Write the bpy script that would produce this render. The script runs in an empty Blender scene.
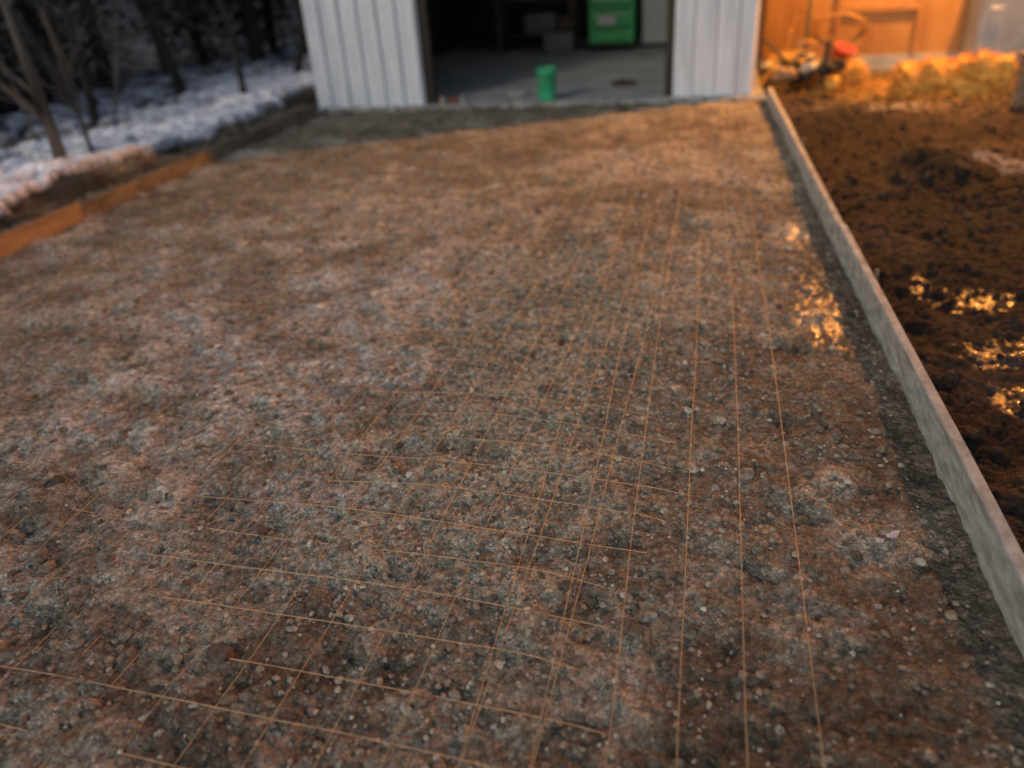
import bpy, math, random
import numpy as np
from mathutils import Matrix, Vector
random.seed(7); rng=np.random.default_rng(11)
S=bpy.context.scene
COL=S.collection

# ------------------------------------------------------------ noise
_perm=np.random.default_rng(7).random((512,512))
def vn(x,y,f,seed=0):
    x=np.asarray(x,float)*f+seed*17.31+1000; y=np.asarray(y,float)*f+seed*9.77+1000
    xi=np.floor(x).astype(int); yi=np.floor(y).astype(int)
    u=x-xi; v=y-yi; u=u*u*(3-2*u); v=v*v*(3-2*v)
    P=lambda a,b:_perm[a%512,b%512]
    return (P(xi,yi)*(1-u)+P(xi+1,yi)*u)*(1-v)+(P(xi,yi+1)*(1-u)+P(xi+1,yi+1)*u)*v
def fb(x,y,f,o=4,seed=0,g=.5):
    s=0;a=1;t=0
    for i in range(o):
        c,sn=math.cos(i*.7+.3),math.sin(i*.7+.3)
        s=s+a*vn(x*c-y*sn,x*sn+y*c,f*2.07**i,seed+i*3); t+=a; a*=g
    return s/t
def ss(a,b,x): 
    t=np.clip((x-a)/(b-a),0,1); return t*t*(3-2*t)

# ------------------------------------------------------------ materials
def newmat(name):
    m=bpy.data.materials.new(name); m.use_nodes=True
    nt=m.node_tree; b=nt.nodes['Principled BSDF']
    return m,nt,b
def node(nt,t,**k):
    n=nt.nodes.new(t)
    for a,v in k.items():
        if a in n.inputs: n.inputs[a].default_value=v
        else: setattr(n,a,v)
    return n
def simple(name,c1,c2,scale=5,rough=.7,bump=.3,metal=0,bscale=None,stretch=(1,1,1),detail=6,dist=.01):
    m,nt,b=newmat(name); L=nt.links.new
    tc=node(nt,'ShaderNodeTexCoord'); mp=node(nt,'ShaderNodeMapping'); mp.inputs['Scale'].default_value=stretch
    L(tc.outputs['Object'],mp.inputs['Vector'])
    n=node(nt,'ShaderNodeTexNoise',Scale=scale,Detail=detail,Roughness=.6); L(mp.outputs[0],n.inputs['Vector'])
    r=node(nt,'ShaderNodeValToRGB'); r.color_ramp.elements[0].position=.35; r.color_ramp.elements[1].position=.65
    r.color_ramp.elements[0].color=(*c1,1); r.color_ramp.elements[1].color=(*c2,1)
    L(n.outputs['Fac'],r.inputs[0]); L(r.outputs[0],b.inputs['Base Color'])
    b.inputs['Roughness'].default_value=rough; b.inputs['Metallic'].default_value=metal
    if bump:
        n2=node(nt,'ShaderNodeTexNoise',Scale=bscale or scale*4,Detail=8,Roughness=.65); L(mp.outputs[0],n2.inputs['Vector'])
        bp=node(nt,'ShaderNodeBump',Strength=bump,Distance=dist); L(n2.outputs['Fac'],bp.inputs['Height']); L(bp.outputs[0],b.inputs['Normal'])
    return m
def rng_node(nt,src,a,b,c,d):
    mr=node(nt,'ShaderNodeMapRange'); mr.inputs['From Min'].default_value=a; mr.inputs['From Max'].default_value=b
    mr.inputs['To Min'].default_value=c; mr.inputs['To Max'].default_value=d; nt.links.new(src,mr.inputs['Value']); return mr.outputs[0]
def mth(nt,op,a,b):
    m=node(nt,'ShaderNodeMath',operation=op)
    for i,v in enumerate((a,b)):
        if isinstance(v,(int,float)): m.inputs[i].default_value=v
        else: nt.links.new(v,m.inputs[i])
    return m.outputs[0]
def soil(name,bump=.8,fine=130,dist=.008,wetrough=.2,peb=0,pebs=55):
    """vertex colour 'col' (albedo) + alpha = wetness, fine noise + pebbles on top"""
    m,nt,b=newmat(name); L=nt.links.new
    tc=node(nt,'ShaderNodeTexCoord'); at=node(nt,'ShaderNodeAttribute',attribute_name='col')
    n=node(nt,'ShaderNodeTexNoise',Scale=fine,Detail=3,Roughness=.7); L(tc.outputs['Object'],n.inputs['Vector'])
    n3=node(nt,'ShaderNodeTexNoise',Scale=fine*.2,Detail=4,Roughness=.7); L(tc.outputs['Object'],n3.inputs['Vector'])
    f1=rng_node(nt,n.outputs['Fac'],.3,.7,.55,1.45); f2=rng_node(nt,n3.outputs['Fac'],.33,.67,.5,1.5)
    fac=mth(nt,'MULTIPLY',f1,f2)
    hgt=mth(nt,'ADD',n.outputs['Fac'],mth(nt,'MULTIPLY',n3.outputs['Fac'],2.5))
    if peb:
        vm0=node(nt,'ShaderNodeVectorMath',operation='SCALE'); vm0.inputs['Scale'].default_value=.04; L(n3.outputs['Color'],vm0.inputs[0])
        va=node(nt,'ShaderNodeVectorMath',operation='ADD'); L(tc.outputs['Object'],va.inputs[0]); L(vm0.outputs[0],va.inputs[1])
        vo=node(nt,'ShaderNodeTexVoronoi',Scale=pebs); L(va.outputs[0],vo.inputs['Vector'])
        sx=node(nt,'ShaderNodeSeparateColor'); L(vo.outputs['Color'],sx.inputs[0])
        fac=mth(nt,'MULTIPLY',fac,rng_node(nt,sx.outputs[0],0,1,1-.42*peb,1+.46*peb))
        fac=mth(nt,'MULTIPLY',fac,rng_node(nt,vo.outputs['Distance'],.35,.75,1,1-.5*peb))
        hgt=mth(nt,'ADD',hgt,mth(nt,'MULTIPLY',rng_node(nt,vo.outputs['Distance'],.1,.7,1,0),1.5*peb))
    vm=node(nt,'ShaderNodeVectorMath',operation='SCALE'); L(at.outputs['Color'],vm.inputs[0]); L(fac,vm.inputs['Scale'])
    L(vm.outputs[0],b.inputs['Base Color'])
    L(rng_node(nt,at.outputs['Alpha'],0,1,.92,wetrough),b.inputs['Roughness'])
    L(rng_node(nt,at.outputs['Alpha'],0,1,.25,.5),b.inputs['Specular IOR Level'])
    bp=node(nt,'ShaderNodeBump',Distance=dist); L(rng_node(nt,at.outputs['Alpha'],0,1,bump,bump*.4),bp.inputs['Strength']); L(hgt,bp.inputs['Height']); L(bp.outputs[0],b.inputs['Normal'])
    return m

# ------------------------------------------------------------ mesh helpers
def mesh_np(name,V,F,mat,smooth=False,cols=None,parent=None):
    V=np.asarray(V,np.float32); F=np.asarray(F,np.int32)
    me=bpy.data.meshes.new(name); me.vertices.add(len(V)); me.vertices.foreach_set('co',V.ravel())
    n,k=F.shape; me.loops.add(n*k); me.loops.foreach_set('vertex_index',F.ravel())
    me.polygons.add(n); me.polygons.foreach_set('loop_start',np.arange(n,dtype=np.int32)*k)
    me.polygons.foreach_set('use_smooth',np.full(n,smooth))
    me.update(calc_edges=True)
    if cols is not None:
        ca=me.color_attributes.new(name='col',type='FLOAT_COLOR',domain='POINT'); ca.data.foreach_set('color',np.asarray(cols,np.float32).ravel())
    me.materials.append(mat)
    o=bpy.data.objects.new(name,me); COL.objects.link(o)
    if parent: o.parent=parent
    return o
def grid(xs2,ys2,zs2):
    ny,nx=xs2.shape; V=np.stack([xs2,ys2,zs2],-1).reshape(-1,3)
    i=np.arange(ny*nx).reshape(ny,nx)
    F=np.stack([i[:-1,:-1],i[:-1,1:],i[1:,1:],i[1:,:-1]],-1).reshape(-1,4)
    return V,F
def empty(name,loc=(0,0,0)):
    e=bpy.data.objects.new(name,None); COL.objects.link(e); e.location=loc; return e
def box(name,x0,x1,y0,y1,z0,z1,mat,parent=None,bevel=.004,rot=0):
    cx,cy,cz=(x0+x1)/2,(y0+y1)/2,(z0+z1)/2
    hx,hy,hz=(x1-x0)/2,(y1-y0)/2,(z1-z0)/2
    V=[(sx*hx,sy*hy,sz*hz) for sx in(-1,1) for sy in(-1,1) for sz in(-1,1)]
    F=[(0,1,3,2),(4,6,7,5),(0,4,5,1),(2,3,7,6),(0,2,6,4),(1,5,7,3)]
    o=mesh_np(name,V,F,mat,False,None,parent); o.location=(cx,cy,cz); o.rotation_euler[2]=rot
    if bevel:
        b=o.modifiers.new('b','BEVEL'); b.width=bevel; b.segments=2
    return o
def tube_geo(P,R,k=6):
    P=np.asarray(P,float); R=np.broadcast_to(np.asarray(R,float),(len(P),))
    T=np.gradient(P,axis=0); T/=np.linalg.norm(T,axis=1,keepdims=True)+1e-9
    ref=np.array([0,0,1.]) if abs(T[:,2]).mean()<.8 else np.array([1.,0,0])
    A=np.cross(T,ref); A/=np.linalg.norm(A,axis=1,keepdims=True)+1e-9; B=np.cross(T,A)
    th=np.arange(k)*2*np.pi/k
    V=P[:,None]+R[:,None,None]*(np.cos(th)[None,:,None]*A[:,None]+np.sin(th)[None,:,None]*B[:,None])
    i=np.arange(len(P)*k).reshape(len(P),k); j=np.roll(i,-1,1)
    F=np.stack([i[:-1],j[:-1],j[1:],i[1:]],-1).reshape(-1,4)
    return V.reshape(-1,3),F
class Acc:
    def __init__(s): s.V=[];s.F=[];s.n=0
    def add(s,V,F): s.V.append(V); s.F.append(np.asarray(F)+s.n); s.n+=len(V)
    def make(s,name,mat,smooth=True,parent=None): return mesh_np(name,np.vstack(s.V),np.vstack(s.F),mat,smooth,None,parent)
def lathe(name,prof,mat,parent=None,k=32,loc=(0,0,0)):
    prof=np.array(prof,float); th=np.arange(k)*2*np.pi/k
    V=np.stack([prof[:,0:1]*np.cos(th),prof[:,0:1]*np.sin(th),np.repeat(prof[:,1:2],k,1)],-1).reshape(-1,3)
    i=np.arange(len(prof)*k).reshape(len(prof),k); j=np.roll(i,-1,1)
    F=np.stack([i[:-1],j[:-1],j[1:],i[1:]],-1).reshape(-1,4)
    o=mesh_np(name,V,F,mat,True,None,parent); o.location=loc; return o
def ico(sub):
    import bmesh
    bm=bmesh.new(); bmesh.ops.create_icosphere(bm,subdivisions=sub,radius=1)
    V=np.array([v.co[:] for v in bm.verts]); F=np.array([[v.index for v in f.verts] for f in bm.faces]); bm.free(); return V,F
def scatter(name,x,y,z,size,cols,mat,sub=1,smooth=False,jit=.25,flat=.7):
    bv,bf=ico(sub); N=len(x); nv=len(bv)
    q=rng.normal(size=(N,4)); q/=np.linalg.norm(q,axis=1,keepdims=True); w,a,b,c=q.T
    R=np.stack([1-2*(b*b+c*c),2*(a*b-c*w),2*(a*c+b*w),2*(a*b+c*w),1-2*(a*a+c*c),2*(b*c-a*w),2*(a*c-b*w),2*(b*c+a*w),1-2*(a*a+b*b)],-1).reshape(N,3,3)
    sc=rng.uniform(.6,1.3,(N,1,3)); V=bv[None]*(1+jit*rng.uniform(-1,1,(N,nv,1)))*sc
    V=np.einsum('nij,nvj->nvi',R,V)*size[:,None,None]; V[:,:,2]*=flat
    V+=np.stack([x,y,z],-1)[:,None]
    F=(bf[None]+(np.arange(N)*nv)[:,None,None]).reshape(-1,3)
    C=np.repeat(cols[:,None],nv,1).reshape(-1,4)
    return mesh_np(name,V.reshape(-1,3),F,mat,smooth,C)
def revq(pts,n):
    P=np.array(pts,float); t=np.linspace(0,len(P)-1,n); out=[]
    for tt in t:
        i=min(int(tt),len(P)-2); u=tt-i
        p0=P[max(i-1,0)];p1=P[i];p2=P[i+1];p3=P[min(i+2,len(P)-1)]
        out.append(.5*((2*p1)+(-p0+p2)*u+(2*p0-5*p1+4*p2-p3)*u*u+(-p0+3*p1-3*p2+p3)*u**3))
    return np.array(out)

# ------------------------------------------------------------ camera
cam=bpy.data.cameras.new('camera'); co=bpy.data.objects.new('camera',cam); COL.objects.link(co)
r=Vector((.9765,.2067,-.0623)).normalized(); u=Vector((-.04755,.4874,.8719)).normalized(); bk=r.cross(u).normalized(); u=bk.cross(r)
co.matrix_world=Matrix(((r.x,u.x,bk.x,0),(r.y,u.y,bk.y,0),(r.z,u.z,bk.z,1.6),(0,0,0,1)))
cam.sensor_width=36; cam.lens=27.42; cam.clip_end=600; cam.clip_start=.05
cam.dof.use_dof=True; cam.dof.focus_distance=2.45; cam.dof.aperture_fstop=.9
S.camera=co

# ------------------------------------------------------------ ground heights
edge=lambda y: .878-.0117*np.asarray(y,float)          # inner face of the right form board
def Hlow(x,y): return .04*(fb(x,y,.7,2,1)-.5)+.024*(fb(x,y,3.2,2,5)-.5)
def Hpad(x,y):
    lump=fb(x,y,8,5,11,.62)
    return Hlow(x,y)+.060*(lump-.5)+.016*(fb(x,y,38,3,21,.65)-.5)
def gravelmask(x,y):
    d=np.exp(-(((x+.62-.02*(y-2.5))/.66)**2+((y-2.9)/1.6)**2))
    return np.clip(d*1.3+.5*(fb(x,y,2,3,31)-.55),0,1)

# gravel pad
ys=np.concatenate([np.arange(-2,.75,.06),.75+np.cumsum(np.linspace(.008,.034,455))]); ys=ys[ys<9.42]; ys=np.append(ys,9.42)
s=np.linspace(0,1,520); X,Y=np.meshgrid(s,ys); x0=-4.52; X=x0+(edge(Y)+.01-x0)*X
Z=Hpad(X,Y)
V,F=grid(X,Y,Z)
g=gravelmask(X,Y)
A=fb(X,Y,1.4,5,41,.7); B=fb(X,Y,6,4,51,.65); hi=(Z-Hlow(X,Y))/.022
leftm=np.exp(-(((X+1.9)/1.6)**2+((Y-3.2)/1.9)**2))
pale=ss(.32,.66,A+.16*leftm+.55*(B-.5))
brown=np.array([.315,.262,.185]); tan=np.array([.56,.50,.40]); gr=np.array([.47,.44,.325]); dark=np.array([.155,.118,.080])
C=brown+(tan-brown)*pale[...,None]
C=C+(gr-C)*(g*.75)[...,None]
frost=ss(.52,.68,.45*leftm*ss(-.6,-1.1,X)+.9*(fb(X,Y*1.3,3.6,5,81,.66)-.22))*ss(-.6,-1.1,X)*ss(5.4,4,Y)
C=C+(np.array([.76,.73,.69])-C)*(frost*.5)[...,None]
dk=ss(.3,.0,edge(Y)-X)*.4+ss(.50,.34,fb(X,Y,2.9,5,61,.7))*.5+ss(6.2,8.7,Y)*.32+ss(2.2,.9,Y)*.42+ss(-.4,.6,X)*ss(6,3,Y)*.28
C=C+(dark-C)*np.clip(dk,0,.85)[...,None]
C*=np.clip(1+.38*hi,.42,1.55)[...,None]  # relief shading put into the colour: hollows darkened, crests lightened
wet=np.exp(-(((X-.63)/.15)**2+((Y-3.65)/.6)**2))+.75*np.exp(-(((X-.64)/.09)**2+((Y-4.8)/.3)**2))
wet=ss(.50,.58,wet*.40+1.0*(fb(X,Y*.5,34,3,71,.6)-.27))*ss(.25,.5,wet)
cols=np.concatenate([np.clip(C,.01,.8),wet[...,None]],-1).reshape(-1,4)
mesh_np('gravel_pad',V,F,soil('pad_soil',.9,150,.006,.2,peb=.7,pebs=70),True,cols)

# right mud ground
def Hmud(X,Y):
    return -.05+.10*(fb(X,Y,1.1,3,101)-.5)+.085*(fb(X,Y,4.5,5,111,.6)-.5)+.06*(fb(X,Y,14,4,115,.6)-.5)+.20*np.exp(-(((X-1.75)/.40)**2+((Y-6.3)/.35)**2))+.15*np.exp(-(((X-2.2)/.3)**2+((Y-5.6)/.5)**2))+.10*np.exp(-(((X-1.5)/.3)**2+((Y-8.3)/.4)**2))
ys=np.concatenate([np.arange(-2,1,.1),np.arange(1,6,.016),np.arange(6,11.75,.035)]); sx=np.concatenate([np.linspace(0,1.4,100),np.linspace(1.43,7,130)])
SX,Y=np.meshgrid(sx,ys); X=np.where(Y>9.4,.645,edge(Y)+.02)+SX
Z=Hmud(X,Y)
V,F=grid(X,Y,Z)
A=fb(X,Y,1.6,5,121,.6)
C=np.array([.026,.017,.012])+ss(.42,.72,A)[...,None]*np.array([.045,.030,.021])+ss(7.6,9.2,Y)[...,None]*np.array([.05,.04,.03])
snowp=ss(.5,.62,.9*np.exp(-(((X-2.25)/.3)**2+((Y-6.5)/.6)**2))+.6*np.exp(-(((X-1.9)/1.2)**2+((Y-9.0)/.35)**2))+.7*(fb(X,Y,7,4,141,.6)-.5))
C=C+(np.array([.42,.41,.42])-C)*(snowp*.55)[...,None]
wet=sum(np.exp(-(((X-a)/w)**2+((Y-b)/h)**2)) for a,b,w,h in [(1.19,4.15,.05,.1),(1.4,3.95,.22,.15),(1.3,3.35,.15,.14),(1.32,2.95,.13,.18),(1.55,3.5,.12,.12)])
wet=ss(.48,.56,wet*.42+1.0*(fb(X,Y*.5,34,3,131,.6)-.27))*ss(.25,.5,wet)
cols=np.concatenate([np.clip(C,.008,.9),wet[...,None]],-1).reshape(-1,4)
mesh_np('mud_ground',V,F,soil('mud_soil',1,90,.010,.17,peb=.6,pebs=35),True,cols)

# left bank + snow
ys=np.concatenate([np.arange(-2,3,.12),np.arange(3,13,.035),np.arange(13,20,.1)]); sx=np.concatenate([np.linspace(0,4.5,170),np.linspace(4.6,12,60)])
SX,Y=np.meshgrid(sx,ys); X=-4.545-SX
base=-.02+.13*np.exp(-((X+4.95)/.3)**2)+.10*np.exp(-((X+5.5)/.35)**2)+.18*(fb(X,Y,1.1,3,201)-.5)+.19*(fb(X,Y,3.2,4,211,.6)-.5)+.03*(fb(X,Y,15,3,215)-.5)
e=-4.86-.35*(vn(Y,Y*0,.9,4)-.5)-.2*(vn(Y,Y*0,3.1,6)-.5)
sm=ss(0,.20,(e-X))
sm=ss(.46,.52,sm*.54+.30*np.exp(-((X+5.5)/.8)**2)+1.9*(fb(X,Y,2.4,6,231,.7)-.5)-.16*ss(-6.5,-7.9,X))*ss(.2,.4,sm)
Z=base+.09*sm
V,F=grid(X,Y,Z)
C=np.array([.05,.038,.026])+ss(.45,.65,fb(X,Y,3,5,241,.6))[...,None]*np.array([.11,.09,.06])
C=C+(np.array([.24,.19,.165])-C)*(ss(-6.2,-7.4,X)*ss(.4,.6,fb(X,Y,2,4,251)))[...,None]
C=C+(np.array([.92,.90,.94])-C)*(sm*(1-.35*ss(-6.8,-8.2,X)))[...,None]
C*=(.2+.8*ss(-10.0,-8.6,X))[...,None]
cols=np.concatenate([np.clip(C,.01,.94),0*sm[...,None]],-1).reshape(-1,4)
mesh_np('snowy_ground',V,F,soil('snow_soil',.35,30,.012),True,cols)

xs=np.linspace(-200,200,60); X,Y=np.meshgrid(xs,xs); V,F=grid(X,Y,np.full_like(X,-.26))
mesh_np('ground',V,F,simple('ground_soil',(.02,.016,.012),(.05,.04,.028),.8,.95,.6,dist=.05))

# ------------------------------------------------------------ stones and clods
stone_m=soil('stone',.3,260,.002)
N=75000
y=.8+rng.random(N)**1.3*6.4; x=-3.8+rng.random(N)*4.6
keep=(x<edge(y)-.02)&(rng.random(N)<.13+.87*gravelmask(x,y)**1.2); x=x[keep];y=y[keep]; N=len(x)
size=np.clip(rng.lognormal(math.log(.0050),.45,N),.0024,.016)*(1+.09*(y-1))
z=Hpad(x,y)+size*.05
t=rng.random((N,1)); base=np.array([.36,.31,.225])*(1-t)+np.array([.55,.51,.42])*t; base*=rng.uniform(.35,1.2,(N,1))
scatter('gravel',x,y,z,size,np.hstack([base,np.zeros((N,1))]),stone_m)
N=9000
y=.7+rng.random(N)**1.4*8.2; x=-4.3+rng.random(N)*5.1; k=x<edge(y)-.03; x=x[k];y=y[k];N=len(x)
size=np.clip(rng.lognormal(math.log(.0090),.45,N),.004,.026)
base=np.array([.29,.235,.17])*rng.uniform(.45,1.2,(N,1))
scatter('dirt_clods',x,y,Hpad(x,y)-size*.12,size,np.hstack([base,np.zeros((N,1))]),stone_m,2,False,.16)
bx=np.array([-.284,-1.18,-.30,.12,-2.2,-1.3,.35,-.9,-.55]); by=np.array([1.57,1.26,1.65,1.2,1.9,1.75,1.35,1.1,3.2]); bs=np.array([.020,.032,.012,.016,.026,.02,.018,.02,.02])
scatter('rocks',bx,by,Hpad(bx,by)+.005,bs,np.hstack([np.array([[.13,.095,.07]])*rng.uniform(.6,1.2,(9,1)),np.zeros((9,1))]),stone_m,2,False,.18)
N=700; x=rng.uniform(-4.4,.8,N); y=9.32+rng.normal(0,.06,N); size=np.clip(rng.lognormal(math.log(.014),.5,N),.006,.05)
scatter('rubble',x,y,.01+size*.3,size,np.hstack([np.array([[.36,.33,.28]])*rng.uniform(.4,1.5,(N,1)),np.zeros((N,1))]),stone_m,2,False,.2)
N=2200; x=.95+rng.random(N)*2.4; y=1.8+rng.random(N)**.8*7.8; size=np.clip(rng.lognormal(math.log(.014),.5,N),.006,.05)
scatter('mud_clods',x,y,Hmud(x,y)-size*.05,size,np.hstack([np.array([[.045,.030,.022]])*rng.uniform(.5,1.6,(N,1)),np.zeros((N,1))]),stone_m,2,False,.2)

# ------------------------------------------------------------ reinforcing mesh
rust=simple('rusty_wire',(.52,.32,.15),(.78,.55,.31),30,.45,.2,metal=.2)
acc=Acc()
def wire(px,py,lift):
    z=.5*Hlow(px,py)+.008+lift
    acc.add(*tube_geo(np.stack([px,py,z],-1),.0014,5))
def sheet(xa,xb,ya,yb,slope,lx,seed,cross=1):
    for i,w in enumerate(np.arange(xa,xb+.001,.16)):
        py=np.arange(ya,yb,.05); px=w+slope*(py-1)+.018*(vn(py,py*0+w,.55,seed+i)-.5)+.008*(vn(py,py*0+i*3,1.7,seed)-.5)
        wire(px,py,lx(px,py)+.018*(vn(py,py*0+w*7,1.3,seed+i*2)-.5))
    if not cross: return
    for i,v in enumerate(np.arange(ya+.03,yb,.155)):
        xe=xb+rng.uniform(.05,.45); px=np.arange(xa-.05,xe,.05); py=v-slope*(px-xa)+.006*(vn(px,px*0+v,1.1,seed+50)-.5); px2=px+slope*(v-1)
        cen=np.exp(-(((px2+.60)/.60)**2+((py-2.4)/1.6)**2))
        wire(px2,py,-.016+.034*cen+.034*(vn(px,px*0+v*5,1.6,seed+70+i)-.5)-.03*ss(xe-.3,xe,px))
sheet(-.45,.36,.3,8.8,.012,lambda x,y:.013+.011*np.exp(-((y-3)/2.5)**2),3,0)
sheet(-2.21,-.29,.2,7.5,.055,lambda x,y:.019+.005*np.exp(-((y-3)/2)**2)-.032*ss(-.75,-1.5,x),90)
sheet(-4.0,-2.4,.5,8,.05,lambda x,y:-.010+0*x,170)
acc.make('reinforcing_mesh',rust,True)

# ------------------------------------------------------------ form boards
def board_pts(x0,y0,x1,y1,th,h,z0,side,name,mat,seed,n=90):
    t=np.linspace(0,1,n); px=x0+(x1-x0)*t+.006*(vn(t*5,t*0,1,seed)-.5); py=y0+(y1-y0)*t; top=z0+h+.006*(vn(t*5,t*0+3,1,seed)-.5)
    ring=lambda i:[(px[i],py[i],z0-.05),(px[i],py[i],top[i]-.004),(px[i]+side*.004,py[i],top[i]),(px[i]+side*(th-.004),py[i],top[i]),(px[i]+side*th,py[i],top[i]-.004),(px[i]+side*th,py[i],z0-.05)]
    V=np.array([ring(i) for i in range(n)]).reshape(-1,3); k=6
    i=np.arange(n*k).reshape(n,k); j=np.roll(i,-1,1); F=np.stack([i[:-1],j[:-1],j[1:],i[1:]],-1).reshape(-1,4)
    caps=[[0,1,2,5],[2,3,4,5]]; b=(n-1)*k; caps+=[[b+5,b+2,b+1,b],[b+5,b+4,b+3,b+2]]
    F=np.vstack([F,caps]); return mesh_np(name,V,F,mat,False)
old=simple('weathered_board',(.32,.30,.25),(.68,.66,.58),11,.85,.8,stretch=(1.6,.8,3),bscale=60,dist=.004,detail=10)
fresh=simple('form_board_wood',(.26,.15,.08),(.44,.27,.14),9,.8,.5,stretch=(1,.3,2),bscale=30,dist=.004)
brn=simple('dirty_board_wood',(.12,.085,.055),(.30,.21,.13),9,.85,.5,stretch=(1,.4,2),bscale=30,dist=.004)
fb_r=empty('form_board'); 
a=board_pts(float(edge(.2)),.2,float(edge(4.5)),4.5,.038,.150,.0,1,'plank_1',old,5); a.parent=fb_r
a=board_pts(float(edge(4.503)),4.503,float(edge(9.25)),9.25,.038,.135,.0,1,'plank_2',old,9); a.parent=fb_r
for i,yy in enumerate([3.75,6.6]):
    box('stake_%d'%i,float(edge(yy))+.042,float(edge(yy))+.060,yy-.010,yy+.010,-.2,.175,brn,fb_r,.003,rot=.1*i)
fb_l=empty('form_board.001')
a=board_pts(-4.50,.4,-4.50,5.0,.038,.14,0,-1,'plank_1',fresh,15); a.parent=fb_l
a=board_pts(-4.50,5.003,-4.47,9.2,.038,.12,0,-1,'plank_2',brn,19); a.parent=fb_l
M=1500
x=-4.66+rng.normal(0,.04,M); y=3.6+rng.random(M)*5.6; size=np.clip(rng.lognormal(math.log(.018),.45,M),.008,.05)
scatter('bank_clods',x,y,.05+.04*rng.random(M),size,np.hstack([np.array([[.14,.115,.08]])*rng.uniform(.5,1.5,(M,1)),np.zeros((M,1))]),stone_m,2,False,.2)

# ------------------------------------------------------------ garage
gal=simple('galvanised_sheet',(.58,.63,.72),(.78,.83,.90),3,.45,.15,metal=.1,stretch=(4,4,.5),dist=.003)
conc=simple('concrete',(.26,.27,.27),(.42,.43,.43),2.2,.8,.5,dist=.004)
darkw=simple('dark_timber',(.02,.017,.014),(.05,.04,.03),6,.8,.4,stretch=(1,1,.1))
G=empty('metal_garage',(0,0,0))
def corr(name,a,b,fixed,z0,z1,axis,depth=.046,period=.235,mat=gal,sgn=-1):
    prof=[];x=a;top=.06;sl=.020
    while x<b-1e-6:
        for dx,d in [(0,0),(.045,0),(.050,.008),(.065,.008),(.070,0),(.118,0),(.118+sl,depth),(.118+sl+top,depth),(.118+sl*2+top-.003,0)]:
            if x+dx<=b: prof.append((x+dx,d))
        x+=period
    prof.append((b,0)); zs=np.linspace(z0,z1,8)
    V=[];n=len(prof)
    for z in zs:
        for (p,d) in prof:
            q=fixed+sgn*d
            V.append((p,q,z) if axis=='x' else (q,p,z))
    i=np.arange(n*len(zs)).reshape(len(zs),n); F=np.stack([i[:-1,:-1],i[:-1,1:],i[1:,1:],i[1:,:-1]],-1).reshape(-1,4)
    o=mesh_np(name,V,F,mat,False,None,G); so=o.modifiers.new('s','SOLIDIFY'); so.thickness=.002; return o
corr('left_panel',-4.55,-3.15,9.42,.0,2.5,'x'); corr('right_panel',-.24,.63,9.47,.03,2.5,'x')
corr('header_panel',-4.53,.63,9.47,2.505,3.0,'x')
corr('left_wall',9.5,15.9,-4.51,.03,3.0,'y'); corr('right_wall',9.5,15.9,.61,.03,3.0,'y',sgn=1)
corr('back_wall',-4.5,.6,15.9,.03,3.0,'x',mat=darkw)
box('jamb_left',-3.148,-3.06,9.475,9.60,.03,2.5,darkw,G); box('jamb_right',-.33,-.243,9.475,9.60,.03,2.5,darkw,G)
box('lintel',-3.05,-.34,9.475,9.6,2.4,2.5,darkw,G)
box('roof',-4.8,.9,9.2,16.2,3.005,3.09,darkw,G)
box('lining_left',-4.46,-4.44,9.62,15.8,.03,2.98,darkw,G); box('lining_right',.53,.55,9.62,15.8,.03,2.98,darkw,G)
box('lining_front_left',-4.43,-3.15,9.61,9.63,.03,2.98,darkw,G); box('lining_front_right',-.24,.52,9.61,9.63,.03,2.98,darkw,G)
nx=140; xx=np.linspace(-4.56,.76,nx); fr=9.27+.06*(fb(xx,xx*0,3,4,301)-.5); 
yy=[fr,fr+.005,fr+.03]+[np.full(nx,v) for v in np.linspace(9.45,16,40)]
zz=[np.full(nx,-.1),np.full(nx,.018),np.full(nx,.028)]+[np.full(nx,.033)]*40
V,F=grid(np.tile(xx,(43,1)),np.array(yy),np.array(zz)+.004*np.random.rand(43,nx)); mesh_np('concrete_slab',V,F,conc,True,None,G)

# green bucket
greenp=simple('green_plastic',(.03,.36,.17),(.05,.48,.24),4,.4,.05)
bk_=empty('green_bucket',(-1.67,9.44,.036)); bk_.scale=(.80,.80,.98)
lathe('body',[(0,.006),(.118,.004),(.122,.0),(.128,.03),(.138,.30),(.147,.302),(.147,.315),(.139,.318),(.141,.345),(.148,.347),(.148,.362),(.143,.365),(.138,.36),(.122,.03),(0,.02)],greenp,bk_)
wirem=simple('steel_wire',(.3,.3,.3),(.5,.5,.5),10,.4,0,metal=.8)
ac=Acc(); th=np.linspace(0,np.pi,20); ac.add(*tube_geo(np.stack([.152*np.cos(th),-.13*np.sin(th)*.95-.02,.31-.13*np.sin(th)*.6],-1),.0025,6)); ac.make('handle',wirem,True,bk_)

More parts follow.
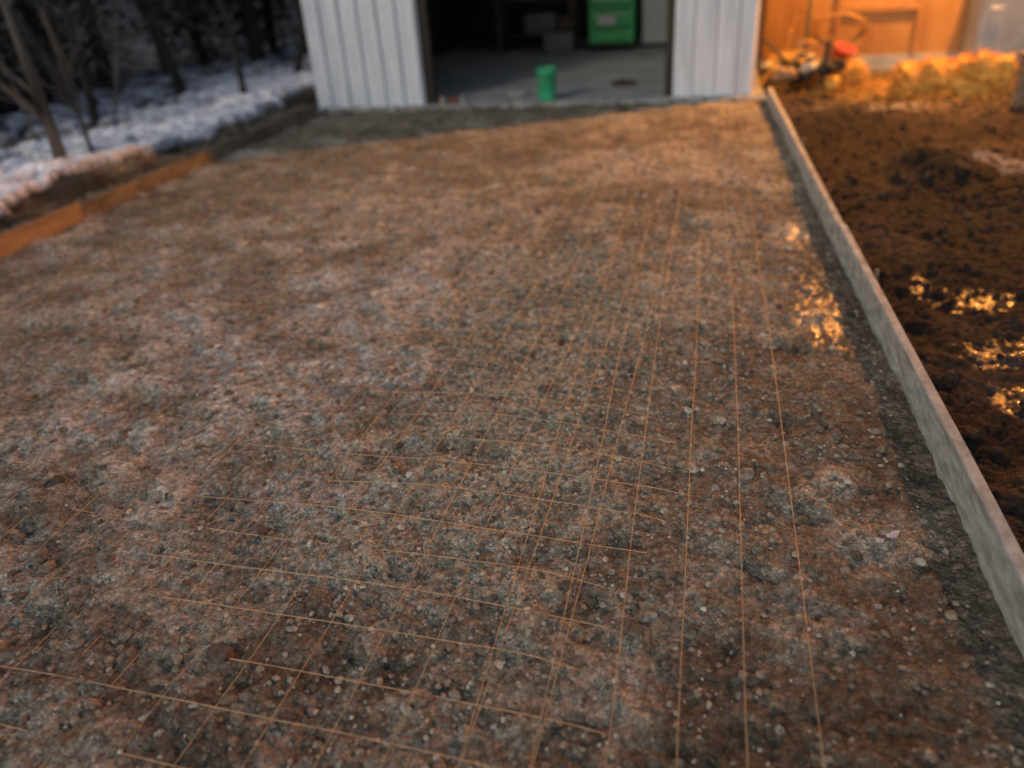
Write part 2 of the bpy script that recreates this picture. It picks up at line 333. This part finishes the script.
# tool cabinet
tg=simple('green_paint',(.03,.42,.11),(.05,.58,.17),3,.35,.03)
blk=simple('black_plastic',(.015,.015,.015),(.03,.03,.03),5,.5,.1)
wht=simple('white_plastic',(.6,.6,.58),(.75,.75,.73),4,.5,.1)
T=empty('tool_cabinet',(0,0,0))
x0,x1,yf=-1.73,-1.0,13.9
box('body',x0,x1,yf,yf+.45,.16,.98,tg,T,.01)
for i,(z0,z1) in enumerate([(.20,.42),(.435,.60),(.615,.72),(.735,.84),(.855,.95)]):
    box('drawer_%d'%i,x0+.03,x1-.03,yf-.018,yf-.002,z0,z1,tg,T,.005)
    box('pull_%d'%i,x0+.06,x1-.06,yf-.038,yf-.02,z1-.03,z1-.012,wht if i in(1,3) else blk,T,.004)
box('base_rail',x0-.01,x1+.01,yf-.02,yf+.46,.12,.158,blk,T)
for i,(a,b) in enumerate([(x0+.08,yf+.05),(x1-.08,yf+.05),(x0+.08,yf+.4),(x1-.08,yf+.4)]):
    o=lathe('caster_%d'%i,[(0,-.02),(.04,-.02),(.045,-.01),(.045,.01),(.04,.02),(0,.02)],blk,T,20,(a,b,.08)); o.rotation_euler=(0,math.pi/2,0)
box('work_top',x0-.02,x1+.02,yf-.03,yf+.47,.985,1.02,blk,T)
box('label_rag',x0+.15,x1-.30,yf-.045,yf-.04,.44,.58,wht,T,.001)
card=simple('cardboard',(.12,.085,.055),(.18,.13,.085),5,.85,.1)
W=empty('workbench'); 
wood=simple('bench_timber',(.06,.05,.04),(.12,.09,.07),7,.8,.3,stretch=(.2,1,1))
box('top',-3.4,-2.02,14.3,15.0,.82,.88,wood,W); box('shelf',-3.36,-2.06,14.35,14.95,.28,.31,wood,W)
for i,(a,b) in enumerate([(-3.38,14.32),(-2.12,14.32),(-3.38,14.9),(-2.12,14.9)]): box('leg_%d'%i,a,a+.08,b,b+.08,.04,.818,wood,W)
grey=simple('grey_paint',(.22,.25,.28),(.34,.37,.41),3,.5,.1)
dgrey=simple('dark_grey_plastic',(.09,.10,.11),(.15,.16,.17),3,.5,.1)
box('storage_box',-2.9,-2.35,14.36,14.8,.313,.62,dgrey,None,.02); box('storage_box.001',-2.3,-2.1,14.4,14.8,.313,.55,card,None,.01)
box('storage_box.002',-2.50,-2.0,13.8,14.2,.042,.36,dgrey,None,.02,rot=.1)
fz=empty('chest_freezer'); box('body',-.90,-.15,14.3,14.95,.09,.86,wht,fz,.02); box('lid',-.91,-.14,14.28,14.96,.865,.93,wht,fz,.015); box('plinth',-.87,-.18,14.34,14.9,.04,.088,blk,fz)
box('handle',-.62,-.48,14.262,14.278,.80,.83,blk,fz)
redp=simple('red_paint',(.35,.05,.03),(.5,.09,.05),5,.5,.05)
redd=simple('dull_red_paint',(.20,.06,.04),(.28,.10,.07),5,.6,.05)
tin=simple('tin',(.25,.24,.22),(.38,.36,.33),8,.5,.1,metal=.3)
for i,(cx,cy,rr,hh,mm) in enumerate([(-2.93,9.42,.04,.08,tin),(-2.80,9.40,.045,.07,redd),(-2.70,9.46,.035,.10,tin),(-2.98,9.54,.045,.08,redd)]):
    lathe('paint_can' if i==0 else 'paint_can.%03d'%i,[(0,0),(rr,0),(rr+.002,.004),(rr,.008),(rr,hh-.006),(rr+.002,hh-.003),(rr,hh),(rr-.006,hh-.004),(0,hh-.005)],mm,None,24,(cx,cy,.036))
bv,bf=ico(4)
def blob(name,loc,sc,mat,amp=.25,f=2.5,seed=0,parent=None,pw=1.0,rz=0):
    v=bv.copy(); v=np.sign(v)*np.abs(v)**pw
    nrm=1+amp*(fb(v[:,0]*1.3+v[:,2],v[:,1]*1.3-v[:,2]*.7,f,4,seed)-.5)*2
    o=mesh_np(name,v*nrm[:,None]*np.array(sc),bf,mat,True,None,parent); o.location=loc; o.rotation_euler[2]=rz; return o
blob('work_glove',(-.85,10.4,.055),(.16,.09,.04),darkw,.5,2,4)
blob('rag',(-2.1,9.9,.055),(.12,.09,.03),grey,.6,2,9)
gl=empty('added_ceiling_light')  # unseen tube fixture, added to light the cabinet and interior
def emis(name,c,s):
    m,nt,b=newmat(name); b.inputs['Base Color'].default_value=(*c,1); b.inputs['Emission Color'].default_value=(*c,1); b.inputs['Emission Strength'].default_value=s; return m
box('housing',-1.4,-.2,12.6,12.72,2.92,2.98,wht,gl); box('tube',-1.35,-.25,12.63,12.69,2.88,2.915,emis('tube_glow',(.95,.98,1),20),gl)

# ------------------------------------------------------------ neighbouring house with lamp
ply=simple('plywood_siding',(.32,.15,.045),(.48,.25,.085),2.2,.75,.3,stretch=(1,1,.3),dist=.003)
Hs=empty('wooden_house')
box('front_wall',.85,7.5,11.75,11.9,.1,4.4,ply,Hs,0)
box('foundation',.84,7.51,11.735,11.91,-.15,.098,conc,Hs,0)
box('end_wall',.85,1.0,11.91,18,.1,4.4,ply,Hs,0); box('roof',.6,7.8,11.3,18.2,4.405,4.55,darkw,Hs)
for i,x in enumerate([.9,1.75,2.72,3.22]): box('batten_%d'%i,x,x+.05,11.72,11.748,.1,4.38,ply,Hs,.004)
box('rail',1.80,2.72,11.715,11.746,.62,.70,ply,Hs,.004)
Cb=empty('steel_cabinet'); box('body',3.30,4.4,11.25,11.70,.02,1.35,grey,Cb,.015); box('door_left',3.32,3.845,11.228,11.248,.07,1.32,grey,Cb,.006); box('door_right',3.855,4.38,11.228,11.248,.07,1.32,grey,Cb,.006)
box('handle',3.40,3.53,11.20,11.215,.62,.65,wht,Cb,.006); box('handle_stem',3.41,3.43,11.214,11.226,.625,.645,wht,Cb,.002)
Lm=empty('wall_lamp'); LX,LY,LZ=3.6,11.0,3.8
box('bracket',LX-.03,LX+.03,LY+.05,11.748,LZ+.02,LZ+.08,blk,Lm)
lathe('shade',[(.02,.10),(.08,.09),(.15,.03),(.17,.0),(.165,0),(.075,.08),(.0,.085)],blk,Lm,32,(LX,LY,LZ))
lathe('bulb',[(0,-.0),(.04,.005),(.06,.035),(.05,.065),(0,.075)],emis('sodium_glow',(1,.4,.08),20),Lm,24,(LX,LY,LZ))
ld=bpy.data.lights.new('sodium_bulb','POINT'); ld.energy=2300; ld.color=(1,.41,.075); ld.shadow_soft_size=.09
lo=bpy.data.objects.new('sodium_bulb',ld); COL.objects.link(lo); lo.location=(LX,LY,LZ-.12); lo.parent=Lm

# straw bales
straw=simple('straw',(.42,.18,.03),(.85,.48,.10),16,.8,.9,dist=.012,stretch=(.3,1,1))
def bale(name,x,y,z,sx,sy,sz,rz,seed,n=650):
    rn=np.random.default_rng(seed); o=empty(name,(x,y,z)); o.rotation_euler[2]=rz
    v=bv*1.0; v=v/np.max(np.abs(v),axis=1,keepdims=True)**.6; v=v*np.array([sx,sy,sz])
    v=v*(1+.75*(fb(v[:,0]*9+v[:,2]*5,v[:,1]*9-v[:,2]*7,1.2,4,seed)-.5))[:,None]
    mesh_np('core',v,bf,straw,False,None,o)
    ac=Acc()
    for i in range(n):
        q=v[rn.integers(0,len(v))]; d=rn.normal(0,1,3)*np.array([1.3,.6,.8]); d/=np.linalg.norm(d); l=rn.uniform(.03,.10)
        ac.add(*tube_geo(np.array([q-d*l,q+rn.normal(0,.006,3),q+d*l]),.003,3))
    ac.make('stalks',straw,False,o)
    return o
bale('straw_bale',2.42,9.62,.11,.29,.2,.18,.08,1); bale('straw_bale.001',2.95,9.56,.13,.29,.2,.21,-.1,2); bale('straw_bale.002',1.68,9.98,.10,.18,.13,.15,.4,3)
ac=Acc()
for i in range(1100):
    q=np.array([2.2+rng.normal(0,.75),9.7+rng.normal(0,.4),-.02+rng.random()*.05]); d=rng.normal(0,1,3)*np.array([1,1,.15]); d/=np.linalg.norm(d); ac.add(*tube_geo(np.array([q-d*.04,q,q+d*.05]),.003,3))
ac.make('loose_straw',straw,False)
rb=empty('red_bucket',(1.60,10.25,.20)); lathe('body',[(0,.004),(.09,.004),(.12,.20),(.127,.20),(.127,.215),(.117,.215),(.088,.015),(0,.012)],redp,rb); rb.rotation_euler=(.35,.3,0)
dp=empty('debris_pile')
yel=simple('yellow_scrap',(.50,.25,.04),(.72,.42,.09),6,.7,.4)
for i in range(34):
    x=1.15+rng.normal(0,.17); y=10.15+rng.normal(0,.35); s_=rng.uniform(.03,.09)
    blob('lump_%d'%i,(x,y,s_*.7+rng.uniform(0,.2)),(s_*1.5,s_,s_*.8),[yel,darkw,old,yel,fresh,blk][i%6],.6,2.5,40+i,dp,.8,rng.uniform(0,3))
for i in range(14):
    o=box('offcut_%d'%i,-.22,.22,-.025,.025,-.012,.012,[yel,darkw,fresh][i%3],dp,.003); o.location=(1.2+rng.normal(0,.16),10.2+rng.normal(0,.3),.10+.03*i); o.rotation_euler=(rng.normal(0,.4),rng.normal(0,.7),rng.uniform(0,3))
ac=Acc()
for j in range(4):
    th=np.linspace(0,2*np.pi,40); rr=.22-.02*j; ac.add(*tube_geo(np.stack([1.75+rr*1.6*np.cos(th),11.50-.03*np.sin(th)-.03*j,.46+rr*np.sin(th)*(.8+.1*j)],-1),.009,8))
ac.add(*tube_geo(revq([(1.9,11.4,.15),(1.5,11.3,.5),(1.25,11.1,.75),(1.1,10.8,.3),(1.4,10.6,.1)],50),.010,8))
ac.make('garden_hose',simple('hose_rubber',(.28,.13,.03),(.36,.18,.05),5,.5,0),True)
sh=empty('shovel'); ac=Acc(); P=revq([(1.28,10.7,.25),(1.33,11.1,.9),(1.36,11.6,1.55)],20); ac.add(*tube_geo(P,.025,10)); ac.make('handle',blk,True,sh)
n=9; uu,vv=np.meshgrid(np.linspace(-1,1,n),np.linspace(0,1,n)); w=.12*np.sqrt(np.clip(1-(vv*.95)**4,0,1)); V,F=grid(1.28+uu*w,10.7-.10*vv+.02*uu**2,.27-.26*vv); o=mesh_np('blade',V,F,tin,True,None,sh); o.modifiers.new('s','SOLIDIFY').thickness=.003
ps=empty('timber_post'); box('post',3.02,3.12,8.72,8.82,-.2,.42,brn,ps,.008,rot=.2); box('cap',2.99,3.15,8.69,8.85,.422,.45,brn,ps,.006,rot=.2)

# litter
def scrap(name,x,y,z,s_,m,seed):
    n=7; uu,vv=np.meshgrid(np.linspace(-1,1,n),np.linspace(-1,1,n)); zz=z+s_*.9*fb(uu,vv,1.6,3,seed)
    V,F=grid(x+uu*s_*(1+.3*vv),y+vv*s_*.7+uu*.2*s_,zz); o=mesh_np(name,V,F,m,False); o.modifiers.new('s','SOLIDIFY').thickness=.001
pap=simple('paper',(.6,.45,.47),(.85,.78,.8),60,.7,.2)
scrap('paper_scrap',.636,1.985,float(Hpad(.636,1.975))+.004,.020,pap,3)
scrap('paper_scrap.001',.600,1.96,float(Hpad(.6,1.96))+.004,.012,pap,13)
scrap('paper_scrap.002',-1.96,2.6,float(Hpad(-1.96,2.6))+.008,.014,pap,5)
scrap('paper_scrap.003',-.6,6.9,float(Hpad(-.6,6.9))+.01,.03,pap,7)

# ------------------------------------------------------------ trees
bark=simple('bark',(.05,.042,.034),(.13,.115,.10),8,.9,.8,stretch=(1,1,.25),dist=.02)
barkd=simple('dark_bark',(.018,.016,.014),(.05,.043,.037),8,.9,.8,stretch=(1,1,.25),dist=.02)
def grow(ac,p,d,length,rad,depth,rnd):
    n=8; P=[np.array(p,float)]; dd=np.array(d,float); dd/=np.linalg.norm(dd)
    for i in range(n):
        dd=dd+rnd.normal(0,.07+.03*depth,3)+np.array([0,0,.02]); dd/=np.linalg.norm(dd); P.append(P[-1]+dd*length/n)
    R=np.linspace(rad,rad*(.35 if depth<3 else .1),n+1)
    if depth==0: R[0]*=1.35
    ac.add(*tube_geo(np.array(P),R,[10,7,5,4][min(depth,3)]))
    if depth>=3: return
    for k in range([9,6,5][depth]):
        t=rnd.uniform(.12 if depth==0 else .2,1); i=min(int(t*n),n-1); q=P[i]+(P[i+1]-P[i])*(t*n-i)
        a=rnd.normal(0,1,3); a[2]=abs(a[2])*.6; nd=dd*.5+a/np.linalg.norm(a)
        grow(ac,q,nd,length*rnd.uniform(.28,.5),R[i]*.45,depth+1,rnd)
def tree(name,base,lean,h,r,mat,seed):
    ac=Acc(); grow(ac,base,lean,h,r,0,np.random.default_rng(seed)); ac.make(name,mat,True)
tree('bare_tree',(-5.58,6.15,-.03),(-.12,.05,1),4.2,.055,bark,1)
tree('bare_tree.001',(-5.4,6.35,-.03),(-.2,.25,1),2.4,.022,bark,2)
tree('bare_tree.002',(-5.6,9.5,-.03),(-.02,.05,1),4.0,.040,barkd,3)
tree('bare_tree.003',(-7.3,8.8,-.03),(.1,.05,1),4.5,.05,barkd,4)
tree('bare_tree.004',(-7.6,11.2,-.03),(-.1,.05,1),5,.07,barkd,5)
tree('bare_tree.005',(-6.2,12.2,-.03),(.12,.05,1),4.6,.06,barkd,6)
tree('bare_tree.006',(-8.4,9.8,-.03),(.05,-.1,1),5,.07,bark,8)
tree('bare_tree.007',(-6.9,7.4,-.03),(-.25,.1,1),2.2,.020,bark,9)
tree('bare_tree.008',(-6.6,8.2,-.03),(.2,.1,1),1.9,.018,bark,12)
cl=np.array([(-11.2,3.5),(-10.9,5),(-10.6,8.5),(-10.2,12),(-8.3,15.3),(-5.2,16.8),(-4.6,18)])
N=42000; cc=rng.random((420,3)); ct=cc[:,0]*(len(cl)-1); ci=np.minimum(ct.astype(int),len(cl)-2); cf=(ct-ci)[:,None]
cp=cl[ci]*(1-cf)+cl[ci+1]*cf; cp=np.hstack([cp+rng.normal(0,.7,(420,2)),(cc[:,1:2]**.8)*4.2])
k=rng.integers(0,420,N); P=cp[k]+rng.normal(0,1,(N,3))*np.array([.42,.42,.36]); P[:,2]=np.abs(P[:,2])
a=rng.normal(size=(N,3)); a/=np.linalg.norm(a,axis=1,keepdims=True); b=np.cross(a,rng.normal(size=(N,3))); b/=np.linalg.norm(b,axis=1,keepdims=True)
sz=rng.uniform(.05,.13,(N,1)); V=np.stack([P-a*sz,P+b*sz*.35,P+a*sz,P-b*sz*.35],1).reshape(-1,3); F=np.arange(N*4).reshape(N,4)
mesh_np('evergreen_woods',V,F,simple('dark_foliage',(.007,.008,.006),(.018,.020,.015),1.5,1,0))
ac=Acc(); rn=np.random.default_rng(5)
for j in range(26):
    t=rn.random()*(len(cl)-1); i=min(int(t),len(cl)-2); p=cl[i]+(cl[i+1]-cl[i])*(t-i)+rn.normal(0,1.0,2)
    h=rn.uniform(4,7); P=np.array([[p[0]+rn.normal(0,.1)*q,p[1]+rn.normal(0,.1)*q,-.1+h*q] for q in np.linspace(0,1,8)]); ac.add(*tube_geo(P,np.linspace(.12,.03,8),8))
ac.make('woods_trunks',barkd)

# ------------------------------------------------------------ light
w=bpy.data.worlds.new('World'); S.world=w; w.use_nodes=True; nt=w.node_tree; bg=nt.nodes['Background']
sky=nt.nodes.new('ShaderNodeTexSky'); sky.sky_type='NISHITA'; sky.sun_disc=False
el,az=math.radians(28),math.radians(206)
sky.sun_elevation=el; sky.sun_rotation=az; nt.links.new(sky.outputs[0],bg.inputs['Color']); bg.inputs['Strength'].default_value=.078
sd=bpy.data.lights.new('sun','SUN'); sd.energy=.76; sd.angle=math.radians(14); sd.color=(1,.87,.68); so=bpy.data.objects.new('sun',sd); COL.objects.link(so)
dirv=Vector((math.sin(az)*math.cos(el),math.cos(az)*math.cos(el),math.sin(el))); so.rotation_euler=dirv.to_track_quat('Z','Y').to_euler()
S.view_settings.view_transform='Standard'; S.view_settings.look='None'; S.view_settings.exposure=0; S.view_settings.gamma=1
